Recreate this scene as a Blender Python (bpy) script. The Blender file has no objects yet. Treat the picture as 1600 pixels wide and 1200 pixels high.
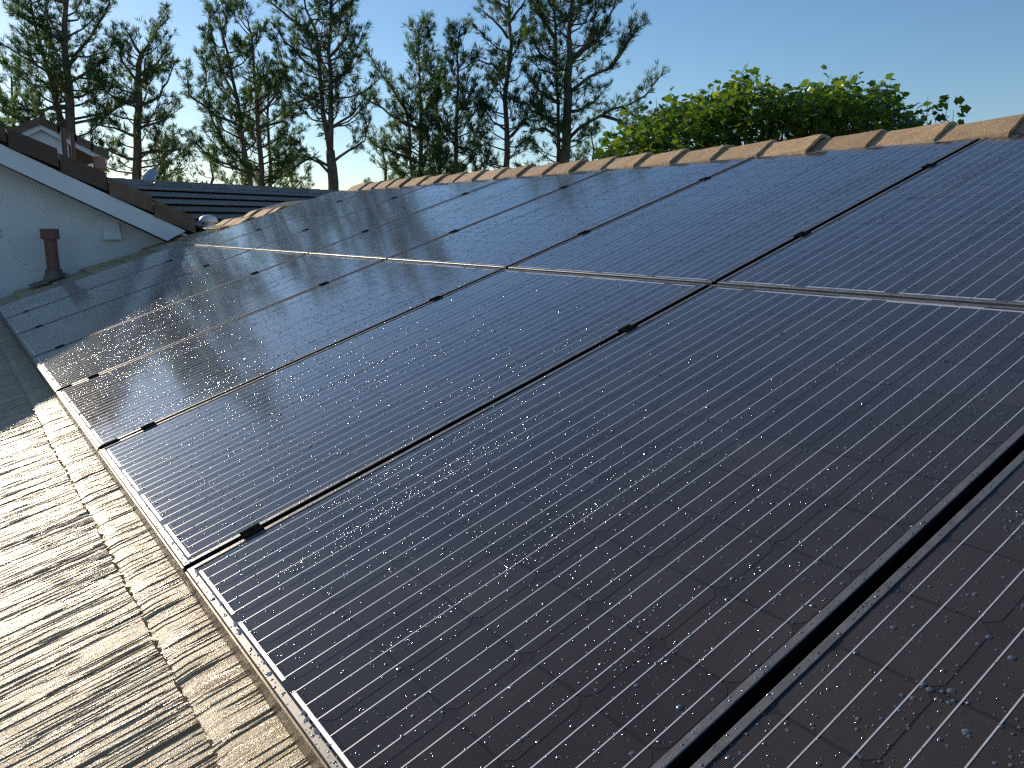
import bpy, math, random
import numpy as np
from mathutils import Matrix, Vector

SC = bpy.context.scene
COL = SC.collection
rnd = random.Random(7)
nrs = np.random.RandomState(11)

# ------------------------------------------------------------------ camera, sky, sun, exposure
SLOPE = math.radians(18.43)                       # pitch of the roof the panels lie on
CS, SN = math.cos(SLOPE), math.sin(SLOPE)
CAM = np.array([0.541208, -0.331580, 0.670899])
CR = np.array([[0.5732405926628743, 0.8193867956074361, -0.0007085955788031506],
               [0.1572792452276654, -0.11088072195152998, -0.9813096883859461],
               [-0.8041507706544415, 0.5624150999783744, -0.1924338675290351]])
FPX = 1261.8
cam_data = bpy.data.cameras.new('camera')
cam = bpy.data.objects.new('camera', cam_data)
COL.objects.link(cam)
cam_data.sensor_width = 36.0
cam_data.lens = FPX / 1600.0 * 36.0
cam_data.clip_start = 0.02
cam_data.clip_end = 6000
m = Matrix.Identity(4)
for r in range(3):
    m[r][0] = CR[0][r]; m[r][1] = -CR[1][r]; m[r][2] = -CR[2][r]; m[r][3] = CAM[r]
cam.matrix_world = m
SC.camera = cam

SUN_AZ, SUN_EL = math.radians(190.0), math.radians(18.0)   # azimuth counter-clockwise from +X
world = bpy.data.worlds.new('World')
SC.world = world
world.use_nodes = True
wn = world.node_tree.nodes; wl = world.node_tree.links
wn.clear()
w_out = wn.new('ShaderNodeOutputWorld'); w_bg = wn.new('ShaderNodeBackground'); w_sky = wn.new('ShaderNodeTexSky')
w_sky.sky_type = 'NISHITA'
w_sky.sun_disc = False
w_sky.sun_elevation = SUN_EL
w_sky.sun_rotation = math.radians(90) - SUN_AZ
w_sky.altitude = 100
w_sky.air_density = 1.0
w_sky.dust_density = 0.25
w_sky.ozone_density = 3.5
w_bg.inputs['Strength'].default_value = 0.12
w_hs = wn.new('ShaderNodeHueSaturation'); w_hs.inputs['Saturation'].default_value = 1.06
wl.new(w_sky.outputs[0], w_hs.inputs['Color']); wl.new(w_hs.outputs[0], w_bg.inputs[0]); wl.new(w_bg.outputs[0], w_out.inputs[0])

sun_data = bpy.data.lights.new('sun', 'SUN')
sun_data.energy = 5.0
sun_data.angle = math.radians(0.53)
sun_data.color = (1.0, 0.85, 0.66)
sun = bpy.data.objects.new('sun', sun_data)
COL.objects.link(sun)
sdir = Vector((math.cos(SUN_EL) * math.cos(SUN_AZ), math.cos(SUN_EL) * math.sin(SUN_AZ), math.sin(SUN_EL)))
sun.rotation_euler = sdir.to_track_quat('Z', 'Y').to_euler()
sun.location = sdir * 60

SC.view_settings.view_transform = 'Standard'
SC.view_settings.look = 'None'
SC.view_settings.exposure = 0.12
SC.view_settings.gamma = 1.0
SC.view_settings.use_curve_mapping = False
SC.cycles.max_bounces = 5
SC.cycles.sample_clamp_indirect = 6.0
SC.cycles.filter_width = 1.4
SC.cycles.use_denoising = False

# ------------------------------------------------------------------ helpers
def P(u, v, h=0.0):
    """roof coordinates (along ridge, up slope, above the panels' glass plane) -> world"""
    return np.array([u, v * CS - h * SN, v * SN + h * CS])

ROOF_ROT = (SLOPE, 0, 0)

def ray(x, y):
    d = CR.T @ np.array([(x - 800) / FPX, (y - 600) / FPX, 1.0])
    return d / np.linalg.norm(d)

def at_x(x, y, X):
    d = ray(x, y); return CAM + d * ((X - CAM[0]) / d[0])

def at_d(x, y, D):
    """point on the sight line whose horizontal distance from the eye is D"""
    d = ray(x, y); return CAM + d * (D / math.hypot(d[0], d[1]))

def tag(o, label=None, cat=None, group=None, kind=None):
    if label: o['label'] = label
    if cat: o['category'] = cat
    if group: o['group'] = group
    if kind: o['kind'] = kind
    return o

def mesh(name, verts, faces, smooth=False, uv=None):
    me = bpy.data.meshes.new(name)
    me.from_pydata([tuple(map(float, v)) for v in verts], [], faces)
    if smooth:
        me.polygons.foreach_set('use_smooth', [True] * len(me.polygons))
    if uv is not None:
        lay = me.uv_layers.new(name='UVMap')
        li = np.zeros(len(me.loops), dtype=np.int32)
        me.loops.foreach_get('vertex_index', li)
        lay.data.foreach_set('uv', np.asarray(uv, dtype=np.float32)[li].ravel())
    me.update()
    return me

def fast_mesh(name, V, F, smooth=False, col=None):
    """V (n,3) array, F (m,3) triangle array"""
    me = bpy.data.meshes.new(name)
    V = np.asarray(V, dtype=np.float32); F = np.asarray(F, dtype=np.int32)
    me.vertices.add(len(V)); me.vertices.foreach_set('co', V.ravel())
    me.loops.add(F.size); me.loops.foreach_set('vertex_index', F.ravel())
    me.polygons.add(len(F))
    me.polygons.foreach_set('loop_start', np.arange(0, F.size, 3, dtype=np.int32))
    me.polygons.foreach_set('loop_total', np.full(len(F), 3, dtype=np.int32))
    if smooth:
        me.polygons.foreach_set('use_smooth', np.ones(len(F), dtype=bool))
    me.update(calc_edges=True)
    if col is not None:
        a = me.attributes.new('tone', 'FLOAT', 'POINT')
        a.data.foreach_set('value', np.asarray(col, dtype=np.float32))
    return me

def link(name, me, mat=None, parent=None):
    o = bpy.data.objects.new(name, me)
    COL.objects.link(o)
    if mat is not None and me is not None and len(me.materials) == 0:
        me.materials.append(mat)
    if parent is not None:
        o.parent = parent
    return o

def empty(name, loc=(0, 0, 0), rot=(0, 0, 0)):
    o = bpy.data.objects.new(name, None)
    o.empty_display_size = 0.1
    COL.objects.link(o)
    o.location = loc; o.rotation_euler = rot
    return o

class MB:
    """collects shapes for one mesh"""
    def __init__(s): s.v = []; s.f = []
    def add(s, vs, fs):
        k = len(s.v); s.v += [tuple(map(float, q)) for q in vs]; s.f += [tuple(i + k for i in f) for f in fs]
        return s
    def box(s, a, b, bev=0.0):
        x0, y0, z0 = a; x1, y1, z1 = b
        if bev <= 0:
            return s.add([(x0, y0, z0), (x1, y0, z0), (x1, y1, z0), (x0, y1, z0), (x0, y0, z1), (x1, y0, z1), (x1, y1, z1), (x0, y1, z1)],
                         [(0, 3, 2, 1), (4, 5, 6, 7), (0, 1, 5, 4), (1, 2, 6, 5), (2, 3, 7, 6), (3, 0, 4, 7)])
        e = bev
        vs = [(x0, y0, z0), (x1, y0, z0), (x1, y1, z0), (x0, y1, z0),
              (x0, y0, z1 - e), (x1, y0, z1 - e), (x1, y1, z1 - e), (x0, y1, z1 - e),
              (x0 + e, y0 + e, z1), (x1 - e, y0 + e, z1), (x1 - e, y1 - e, z1), (x0 + e, y1 - e, z1)]
        return s.add(vs, [(0, 3, 2, 1), (8, 9, 10, 11)] + [(i, (i + 1) % 4, 4 + (i + 1) % 4, 4 + i) for i in range(4)]
                     + [(4 + i, 4 + (i + 1) % 4, 8 + (i + 1) % 4, 8 + i) for i in range(4)])
    def prism(s, poly, dirv):
        """extrude a closed polygon of 3-D points by dirv"""
        n = len(poly); d = np.array(dirv)
        vs = [np.array(p) for p in poly] + [np.array(p) + d for p in poly]
        return s.add(vs, [tuple(range(n - 1, -1, -1)), tuple(range(n, 2 * n))] + [(i, (i + 1) % n, n + (i + 1) % n, n + i) for i in range(n)])
    def lathe(s, prof, seg=16, base=(0, 0, 0)):
        """profile of (radius, z)"""
        bx, by, bz = base; k = []
        vs = []
        for (r_, z_) in prof:
            for i in range(seg):
                a = 2 * math.pi * i / seg
                vs.append((bx + r_ * math.cos(a), by + r_ * math.sin(a), bz + z_))
        fs = []
        for j in range(len(prof) - 1):
            for i in range(seg):
                a, b = j * seg + i, j * seg + (i + 1) % seg
                fs.append((a, b, b + seg, a + seg))
        fs.append(tuple(range(seg - 1, -1, -1))); fs.append(tuple((len(prof) - 1) * seg + i for i in range(seg)))
        return s.add(vs, fs)
    def tube(s, pts, rad, seg=6):
        pts = [np.array(p, dtype=float) for p in pts]
        n = len(pts); vs = []
        ref = np.array([0.31, 0.87, 0.38])
        for i, p in enumerate(pts):
            t = pts[min(i + 1, n - 1)] - pts[max(i - 1, 0)]
            t = t / (np.linalg.norm(t) + 1e-9)
            a = np.cross(t, ref); a /= (np.linalg.norm(a) + 1e-9); b = np.cross(t, a)
            for k in range(seg):
                th = 2 * math.pi * k / seg
                vs.append(p + rad[i] * (math.cos(th) * a + math.sin(th) * b))
        fs = []
        for i in range(n - 1):
            for k in range(seg):
                a, b = i * seg + k, i * seg + (k + 1) % seg
                fs.append((a, a + seg, b + seg, b))
        fs.append(tuple(range(seg))); fs.append(tuple((n - 1) * seg + k for k in range(seg - 1, -1, -1)))
        return s.add(vs, fs)
    def build(s, name, mat, parent=None, smooth=False):
        return link(name, mesh(name, s.v, s.f, smooth), mat, parent)

# ------------------------------------------------------------------ materials
MATS = {}
def new_mat(name):
    mt = bpy.data.materials.new(name); mt.use_nodes = True
    nt = mt.node_tree
    b = nt.nodes['Principled BSDF']
    MATS[name] = mt
    return mt, nt, b

def N(nt, typ, **kw):
    n = nt.nodes.new(typ)
    for k, v in kw.items():
        setattr(n, k, v)
    return n

def setin(node, **kw):
    for k, v in kw.items():
        node.inputs[k.replace('_', ' ')].default_value = v

def ramp(nt, fac, stops):
    r = N(nt, 'ShaderNodeValToRGB')
    el = r.color_ramp.elements
    while len(el) < len(stops): el.new(0.5)
    for e, (p, c) in zip(el, stops):
        e.position = p; e.color = (c[0], c[1], c[2], 1)
    nt.links.new(fac, r.inputs[0])
    return r.outputs[0]

def noise(nt, vec, scale, detail=4, rough=0.55, stretch=None, dist=0.0):
    if stretch is not None:
        mp = N(nt, 'ShaderNodeMapping'); mp.inputs['Scale'].default_value = stretch
        nt.links.new(vec, mp.inputs['Vector']); vec = mp.outputs[0]
    n = N(nt, 'ShaderNodeTexNoise')
    setin(n, Scale=scale, Detail=detail, Roughness=rough, Distortion=dist)
    nt.links.new(vec, n.inputs['Vector'])
    return n.outputs['Fac']

def math_(nt, op, a, b=None, c=None):
    n = N(nt, 'ShaderNodeMath', operation=op)
    for i, v in enumerate((a, b, c)):
        if v is None: continue
        if isinstance(v, (int, float)): n.inputs[i].default_value = v
        else: nt.links.new(v, n.inputs[i])
    return n.outputs[0]

def mixc(nt, fac, a, b, mode='MIX'):
    n = N(nt, 'ShaderNodeMix', data_type='RGBA', blend_type=mode)
    for i, v in ((0, fac), (6, a), (7, b)):
        if isinstance(v, (int, float)): n.inputs[i].default_value = v
        elif isinstance(v, tuple): n.inputs[i].default_value = (v[0], v[1], v[2], 1)
        else: nt.links.new(v, n.inputs[i])
    return n.outputs[2]

def bump(nt, b, h, strength=0.5, dist=0.01, normal=None):
    n = N(nt, 'ShaderNodeBump'); setin(n, Strength=strength, Distance=dist)
    nt.links.new(h, n.inputs['Height'])
    if normal is not None: nt.links.new(normal, n.inputs['Normal'])
    nt.links.new(n.outputs[0], b.inputs['Normal'])
    return n.outputs[0]

def simple(name, col, rough=0.5, metal=0.0, var=0.15, scale=8.0, bmp=0.0, bscale=60.0, spec=0.5):
    mt, nt, b = new_mat(name)
    tc = N(nt, 'ShaderNodeTexCoord').outputs['Object']
    nz = noise(nt, tc, scale, 5)
    c = ramp(nt, nz, [(0.3, tuple(k * (1 - var) for k in col)), (0.7, tuple(min(1, k * (1 + var)) for k in col))])
    nt.links.new(c, b.inputs['Base Color'])
    setin(b, Roughness=rough, Metallic=metal)
    b.inputs['Specular IOR Level'].default_value = spec
    if bmp > 0:
        bump(nt, b, noise(nt, tc, bscale, 6), bmp, 0.004)
    return mt

# --- wet concrete roof tile with brushed grooves
def tile_mat(name, c0, c1, stain, rough, wet):
    mt, nt, b = new_mat(name)
    geo = N(nt, 'ShaderNodeTexCoord'); oc = geo.outputs['Object']
    info = N(nt, 'ShaderNodeObjectInfo')
    # every tile gets its own offset in the noise
    off = N(nt, 'ShaderNodeCombineXYZ')
    nt.links.new(math_(nt, 'MULTIPLY', info.outputs['Random'], 57.0), off.inputs[0])
    nt.links.new(math_(nt, 'MULTIPLY', info.outputs['Random'], 31.0), off.inputs[2])
    va = N(nt, 'ShaderNodeVectorMath', operation='ADD'); nt.links.new(oc, va.inputs[0]); nt.links.new(off.outputs[0], va.inputs[1])
    vec = va.outputs[0]
    big = noise(nt, vec, 9, 4)
    streak = noise(nt, vec, 1.0, 4, 0.6, (120, 3.5, 40))
    fine = noise(nt, vec, 1.0, 3, 0.6, (420, 22, 300))
    grain = noise(nt, vec, 300, 3, 0.75)
    base = ramp(nt, big, [(0.3, c0), (0.7, c1)])
    sfac = ramp(nt, streak, [(0.56, (0, 0, 0)), (0.72, (1, 1, 1))])
    base = mixc(nt, math_(nt, 'MULTIPLY', sfac, 0.55), base, stain)
    sx = N(nt, 'ShaderNodeSeparateXYZ'); nt.links.new(oc, sx.inputs[0])
    edge = math_(nt, 'MULTIPLY', math_(nt, 'LESS_THAN', math_(nt, 'ADD', sx.outputs[0], math_(nt, 'MULTIPLY', streak, 0.03)), 0.036), math_(nt, 'GREATER_THAN', info.outputs['Random'], 0.62))
    base = mixc(nt, math_(nt, 'MULTIPLY', edge, 0.75), base, stain)
    gfac = ramp(nt, grain, [(0.38, (0.42, 0.41, 0.40)), (0.60, (1.22, 1.22, 1.22))])
    base = mixc(nt, 1.0, base, gfac, 'MULTIPLY')
    tone = ramp(nt, info.outputs['Random'], [(0.0, (0.76, 0.74, 0.72)), (1.0, (1.12, 1.12, 1.12))])
    base = mixc(nt, 1.0, base, tone, 'MULTIPLY')
    nt.links.new(base, b.inputs['Base Color'])
    rr = ramp(nt, streak, [(0.3, (rough - wet,) * 3), (0.65, (rough + 0.12,) * 3)])
    nt.links.new(rr, b.inputs['Roughness'])
    b.inputs['Specular IOR Level'].default_value = 0.5 + 2.5 * (0.75 - rough)
    h = math_(nt, 'ADD', math_(nt, 'MULTIPLY', fine, 0.55), math_(nt, 'MULTIPLY', grain, 1.3))
    h = math_(nt, 'ADD', h, math_(nt, 'MULTIPLY', streak, 0.5))
    bump(nt, b, h, 0.9, 0.0038)
    return mt

M_TILE = tile_mat('roof_tile_concrete', (0.50, 0.375, 0.18), (0.62, 0.485, 0.26), (0.27, 0.14, 0.045), 0.28, 0.10)
M_CAP = tile_mat('ridge_tile_concrete', (0.52, 0.355, 0.20), (0.68, 0.48, 0.28), (0.38, 0.23, 0.12), 0.75, 0.05)
M_BROWN = tile_mat('rake_tile_concrete', (0.19, 0.115, 0.075), (0.28, 0.18, 0.12), (0.09, 0.055, 0.035), 0.7, 0.05)
M_GREYTILE = tile_mat('grey_roof_tile', (0.30, 0.265, 0.24), (0.42, 0.375, 0.34), (0.20, 0.175, 0.155), 0.75, 0.05)
M_DECK = simple('roof_underlay', (0.015, 0.013, 0.012), 0.9)

# --- solar cell under anti-reflective glass: dark silicon with fine silver fingers
def glass_over(nt, b, gp, r0, r1):
    """mirror of the glass over the material: weak from above, strong at a grazing angle"""
    lw = N(nt, 'ShaderNodeLayerWeight'); lw.inputs['Blend'].default_value = 0.5
    f = math_(nt, 'ADD', math_(nt, 'MULTIPLY', math_(nt, 'POWER', lw.outputs['Facing'], 3.5), 0.98), 0.010)
    gl = N(nt, 'ShaderNodeBsdfGlossy')
    gl.inputs['Color'].default_value = (1, 1, 1, 1)
    rr = ramp(nt, noise(nt, gp, 5.0, 3), [(0.3, (r0,) * 3), (0.75, (r1,) * 3)])
    nt.links.new(rr, gl.inputs['Roughness'])
    bn = N(nt, 'ShaderNodeBump'); setin(bn, Strength=0.05, Distance=0.002)
    nt.links.new(noise(nt, gp, 14.0, 2), bn.inputs['Height'])
    nt.links.new(bn.outputs[0], gl.inputs['Normal'])
    mx = N(nt, 'ShaderNodeMixShader')
    nt.links.new(f, mx.inputs[0]); nt.links.new(b.outputs[0], mx.inputs[1]); nt.links.new(gl.outputs[0], mx.inputs[2])
    nt.links.new(mx.outputs[0], nt.nodes['Material Output'].inputs[0])

def cell_mat(name, fingers):
    mt, nt, b = new_mat(name)
    gp = N(nt, 'ShaderNodeNewGeometry').outputs['Position']
    info = N(nt, 'ShaderNodeObjectInfo')
    big = noise(nt, gp, 2.2, 3)
    dark = ramp(nt, big, [(0.3, (0.006, 0.005, 0.0065)), (0.7, (0.011, 0.009, 0.010))])
    if fingers:
        uv = N(nt, 'ShaderNodeUVMap'); uv.uv_map = 'UVMap'
        sep = N(nt, 'ShaderNodeSeparateXYZ'); nt.links.new(uv.outputs[0], sep.inputs[0])
        fy = math_(nt, 'FRACT', math_(nt, 'MULTIPLY', sep.outputs[1], 1.0 / 0.0021))
        fing = math_(nt, 'MULTIPLY', math_(nt, 'LESS_THAN', fy, 0.30), 0.8)
    else:
        fing = 0.24
    c = mixc(nt, fing, dark, (0.165, 0.146, 0.144))
    tone = ramp(nt, info.outputs['Random'], [(0.0, (0.88, 0.88, 0.90)), (1.0, (1.08, 1.06, 1.05))])
    c = mixc(nt, 1.0, c, tone, 'MULTIPLY')
    # dried smears and dust on the glass
    sm = noise(nt, gp, 3.1, 5, 0.62, None, 0.6)
    dust = ramp(nt, sm, [(0.48, (0, 0, 0)), (0.8, (1, 1, 1))])
    c = mixc(nt, math_(nt, 'MULTIPLY', dust, 0.07), c, (0.30, 0.28, 0.26))
    nt.links.new(c, b.inputs['Base Color'])
    setin(b, Roughness=0.6)
    b.inputs['Specular IOR Level'].default_value = 0.0
    glass_over(nt, b, gp, 0.08, 0.125)
    return mt
M_CELL = cell_mat('solar_cell_silicon', True)
M_CELLF = cell_mat('solar_cell_silicon_far', False)

def glassy(name, col):
    mt, nt, b = new_mat(name)
    gp = N(nt, 'ShaderNodeNewGeometry').outputs['Position']
    c = ramp(nt, noise(nt, gp, 20, 2), [(0.3, tuple(k * 0.85 for k in col)), (0.7, col)])
    nt.links.new(c, b.inputs['Base Color'])
    setin(b, Roughness=0.6)
    b.inputs['Specular IOR Level'].default_value = 0.0
    glass_over(nt, b, gp, 0.08, 0.125)
    return mt
M_BACK = glassy('black_backsheet', (0.042, 0.038, 0.038))

def ribbon_mat():
    mt, nt, b = new_mat('tinned_ribbon')
    gp = N(nt, 'ShaderNodeNewGeometry').outputs['Position']
    c = ramp(nt, noise(nt, gp, 60, 3), [(0.3, (0.66, 0.66, 0.66)), (0.7, (0.82, 0.82, 0.82))])
    nt.links.new(c, b.inputs['Base Color'])
    setin(b, Roughness=0.36, Metallic=0.4)
    glass_over(nt, b, gp, 0.08, 0.125)
    return mt
M_RIBBON = ribbon_mat()

def frame_mat():
    mt, nt, b = new_mat('black_anodised_frame')
    gp = N(nt, 'ShaderNodeNewGeometry').outputs['Position']
    nz = noise(nt, gp, 30, 5)
    c = ramp(nt, nz, [(0.35, (0.13, 0.13, 0.128)), (0.7, (0.20, 0.196, 0.188))])
    nt.links.new(c, b.inputs['Base Color'])
    rr = ramp(nt, noise(nt, gp, 90, 4), [(0.3, (0.36,) * 3), (0.7, (0.52,) * 3)])
    nt.links.new(rr, b.inputs['Roughness'])
    setin(b, Metallic=0.35); b.inputs['Specular IOR Level'].default_value = 0.9
    bump(nt, b, noise(nt, gp, 400, 3), 0.08, 0.001)
    return mt
M_FRAME = frame_mat()
M_CLAMP = simple('black_clamp_metal', (0.008, 0.008, 0.008), 0.8, 0.0, 0.2, 60, 0, 60, 0.0)
M_SEAM_SHADE = simple('frame_side_seam_shade', (0.008, 0.008, 0.008), 0.8, 0.0, 0.2, 30, 0, 60, 0.1)  # same frame metal, coloured black to stand for shade inside the seams
M_SKIRT = simple('bronze_skirt_metal', (0.14, 0.11, 0.07), 0.34, 0.5, 0.45, 18, 0.1, 80)

def water_mat():
    mt, nt, b = new_mat('water_drop')
    gp = N(nt, 'ShaderNodeNewGeometry').outputs['Position']
    c = ramp(nt, noise(nt, gp, 40, 2), [(0.3, (0.07, 0.07, 0.07)), (0.7, (0.12, 0.12, 0.12))])
    nt.links.new(c, b.inputs['Base Color'])
    setin(b, Roughness=0.12, IOR=1.8, Metallic=0.12)
    b.inputs['Specular IOR Level'].default_value = 1.0
    return mt
M_WATER = water_mat()

def stucco_mat(name, col):
    mt, nt, b = new_mat(name)
    oc = N(nt, 'ShaderNodeTexCoord').outputs['Object']
    big = noise(nt, oc, 1.6, 6, 0.6)
    c = ramp(nt, big, [(0.3, tuple(k * 0.86 for k in col)), (0.7, col)])
    vor = N(nt, 'ShaderNodeTexVoronoi', feature='DISTANCE_TO_EDGE'); setin(vor, Scale=1.1)
    mp = N(nt, 'ShaderNodeVectorMath', operation='ADD')
    nv = N(nt, 'ShaderNodeTexNoise'); setin(nv, Scale=5.0, Detail=5.0); nt.links.new(oc, nv.inputs['Vector'])
    nt.links.new(oc, mp.inputs[0]); nt.links.new(nv.outputs['Color'], mp.inputs[1]); nt.links.new(mp.outputs[0], vor.inputs['Vector'])
    brk = noise(nt, oc, 2.5, 3)
    crack = math_(nt, 'MULTIPLY', math_(nt, 'LESS_THAN', vor.outputs['Distance'], 0.010), math_(nt, 'GREATER_THAN', brk, 0.55))
    c = mixc(nt, math_(nt, 'MULTIPLY', crack, 0.6), c, (0.16, 0.15, 0.13))
    nt.links.new(c, b.inputs['Base Color'])
    setin(b, Roughness=0.9)
    bump(nt, b, noise(nt, oc, 70, 5), 0.5, 0.006)
    return mt
M_STUCCO = stucco_mat('cream_stucco', (0.77, 0.77, 0.75))
M_WHITE = simple('white_painted_wood', (0.76, 0.77, 0.78), 0.55, 0, 0.05, 3, 0.15, 30)
M_PIPE = simple('brown_painted_pipe', (0.19, 0.088, 0.062), 0.6, 0, 0.18, 14, 0.2, 50)
M_LEAD = simple('weathered_flashing', (0.16, 0.13, 0.10), 0.6, 0, 0.3, 10, 0.2, 40)
M_GREYM = simple('grey_metal', (0.42, 0.45, 0.50), 0.5, 0.2, 0.1, 10)
M_TERRA = simple('terracotta_pipe', (0.45, 0.21, 0.12), 0.7, 0, 0.15, 20)
M_FLASH = simple('pale_sheet_flashing', (0.70, 0.70, 0.68), 0.45, 0.1, 0.1, 8)
M_EARTH = simple('dry_grass_ground', (0.11, 0.10, 0.05), 0.95, 0, 0.4, 0.6, 0.4, 9)

def bark_mat():
    mt, nt, b = new_mat('pine_bark')
    oc = N(nt, 'ShaderNodeTexCoord').outputs['Object']
    st = noise(nt, oc, 1.0, 5, 0.6, (14, 14, 4))
    c = ramp(nt, st, [(0.3, (0.06, 0.045, 0.033)), (0.7, (0.19, 0.145, 0.105))])
    nt.links.new(c, b.inputs['Base Color']); setin(b, Roughness=0.9)
    bump(nt, b, st, 0.8, 0.03)
    return mt
M_BARK = bark_mat()

def leaf_mat(name, stops, trans=0.35, rough=0.5):
    mt, nt, b = new_mat(name)
    at = N(nt, 'ShaderNodeAttribute'); at.attribute_name = 'tone'
    c = ramp(nt, at.outputs['Fac'], stops)
    nt.links.new(c, b.inputs['Base Color']); setin(b, Roughness=rough)
    b.inputs['Specular IOR Level'].default_value = 0.4
    tr = N(nt, 'ShaderNodeBsdfTranslucent')
    nt.links.new(mixc(nt, 1.0, c, (1.08, 1.2, 0.6), 'MULTIPLY'), tr.inputs['Color'])
    mx = N(nt, 'ShaderNodeMixShader'); mx.inputs[0].default_value = trans
    out = nt.nodes['Material Output']
    nt.links.new(b.outputs[0], mx.inputs[1]); nt.links.new(tr.outputs[0], mx.inputs[2]); nt.links.new(mx.outputs[0], out.inputs[0])
    return mt
M_NEEDLE = leaf_mat('pine_needles', [(0.0, (0.045, 0.090, 0.040)), (0.5, (0.085, 0.145, 0.055)), (0.85, (0.15, 0.20, 0.07)), (1.0, (0.26, 0.23, 0.08))], 0.55)
M_LEAF = leaf_mat('broad_leaves', [(0.0, (0.045, 0.090, 0.020)), (0.5, (0.13, 0.22, 0.036)), (0.88, (0.26, 0.33, 0.045)), (1.0, (0.42, 0.34, 0.04))], 0.5, 0.34)

# ------------------------------------------------------------------ ground
GZ = -2.9
g = MB()
R_ = 2500.0
ring = [(R_ * math.cos(2 * math.pi * i / 48), R_ * math.sin(2 * math.pi * i / 48), GZ) for i in range(48)]
g.add(ring, [tuple(range(48))])
tag(g.build('ground', M_EARTH), 'dry grassy ground around the houses', 'ground', kind='structure')

# ------------------------------------------------------------------ main house: walls, roof deck, tiles, ridge caps
TILE_H = -0.115            # mean tile surface below the glass plane
house = empty('tiled_house', P(-4, -1.3, -0.2), (0, 0, 0))
hl = np.array(house.location)
tag(house, 'house roof of tan concrete tiles carrying the solar array', 'house')
bpy.context.view_layer.update()

def H(o):
    """attach to the house keeping world coordinates"""
    o.parent = house
    o.matrix_parent_inverse = Matrix.Translation(-house.location)
    return o

U0, U1 = -9.75, 3.2
V0, VR = -1.32, 3.42
dk = MB()
dk.prism([P(U0, V0, -0.155), P(U0, VR, -0.155), P(U0, VR, -0.20), P(U0, V0, -0.20)], (U1 - U0, 0, 0))
H(dk.build('roof_deck', M_DECK))
top = P(0, VR, -0.155)
rear = MB()   # the slope behind the ridge
rear.prism([(U0, top[1], top[2]), (U0, top[1] + 4.6, top[2] - 4.6 * SN / CS), (U0, top[1] + 4.6, top[2] - 4.6 * SN / CS - 0.05), (U0, top[1] + 0.01, top[2] - 0.06)], (U1 - U0, 0, 0))
H(rear.build('rear_roof', M_BROWN))
w = MB()
eave = P(0, V0, -0.2)
w.prism([(U0 + 0.1, eave[1] + 0.5, GZ), (U0 + 0.1, eave[1] + 0.5, eave[2] + 0.08), (U0 + 0.1, top[1], top[2] - 0.1), (U0 + 0.1, top[1] + 4.2, top[2] - 4.2 * SN / CS - 0.1), (U0 + 0.1, top[1] + 4.2, GZ)], (U1 - U0 - 0.3, 0, 0))
H(w.build('wall', M_STUCCO))

# brushed flat tile, 0.29 wide, 0.42 long; local x across, y up the slope, z out of the roof
TW, TL, TE = 0.2915, 0.425, 0.35
def groove_tile(seed, nx=150, ny=16):
    rs = np.random.RandomState(seed)
    xs = np.linspace(0, TW - 0.003, nx); ys = np.linspace(0, TL, ny)
    prof = np.zeros(nx)
    for k, amp in ((7, 0.0003), (17, 0.0004), (60, 0.0009)):
        c = rs.rand(k + 2); prof += amp * (np.interp(np.linspace(0, k, nx), np.arange(k + 2), c) - 0.5)
    # deep brushed grooves that start and stop along the tile
    Z = np.tile(prof, (ny, 1))
    for i in range(70):
        gx = rs.rand() * TW; wd = rs.uniform(0.0012, 0.0028); dp = rs.uniform(0.0008, 0.0036)
        a = rs.uniform(-0.2, 1.0); b = a + rs.uniform(0.15, 0.9)
        t = np.linspace(0, 1, ny)
        wob = gx + 0.0002 * np.sin(t * rs.uniform(2, 9) + rs.rand() * 6)
        on = ((t > a) & (t < b)).astype(float)
        for j in range(ny):
            Z[j] -= on[j] * dp * np.exp(-((xs - wob[j]) / wd) ** 2)
    Z += rs.normal(0, 0.00015, Z.shape)
    edge = np.interp(np.linspace(0, 30, nx), np.arange(31), rs.normal(0, 0.0028, 31)) + rs.normal(0, 0.0010, nx)
    V = []; 
    for j in range(ny):
        for i in range(nx):
            y = ys[j] + (edge[i] if j == 0 else 0)
            tilt = 0.026 * (1 - ys[j] / TL)
            rd = 0.004 if j == 0 else 0.0
            V.append((xs[i], y, tilt + Z[j, i] - rd))
    F = []
    for j in range(ny - 1):
        for i in range(nx - 1):
            a = j * nx + i; F.append((a, a + 1, a + nx + 1, a + nx))
    k = len(V)                                   # butt face and sides
    for i in range(nx):
        V.append((xs[i], edge[i] * 1.3 + 0.003, -0.004 + 0.001 * rs.rand()))
    for i in range(nx - 1):
        F.append((k + i, k + i + 1, i + 1, i))
    for side in (0, nx - 1):
        k2 = len(V)
        for j in range(ny):
            V.append((xs[side], ys[j], -0.012))
        for j in range(ny - 1):
            q = (side + j * nx, side + (j + 1) * nx, k2 + j + 1, k2 + j)
            F.append(q if side == 0 else q[::-1])
    me = mesh('roof_tile', V, F)
    me.materials.append(M_TILE)
    return me
TILES = [groove_tile(100 + i) for i in range(7)]
hinv = Matrix.Translation(-house.location)
def put_tile(u, v, me, dz=0.0, yaw=0.0, name='roof_tile'):
    o = bpy.data.objects.new(name, me); COL.objects.link(o)
    o.parent = house; o.matrix_parent_inverse = hinv
    o.location = P(u, v, TILE_H - 0.018 + dz)
    o.rotation_euler = (SLOPE + rnd.uniform(-0.004, 0.004), rnd.uniform(-0.004, 0.004), yaw + rnd.uniform(-0.004, 0.004))
    return o
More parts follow.
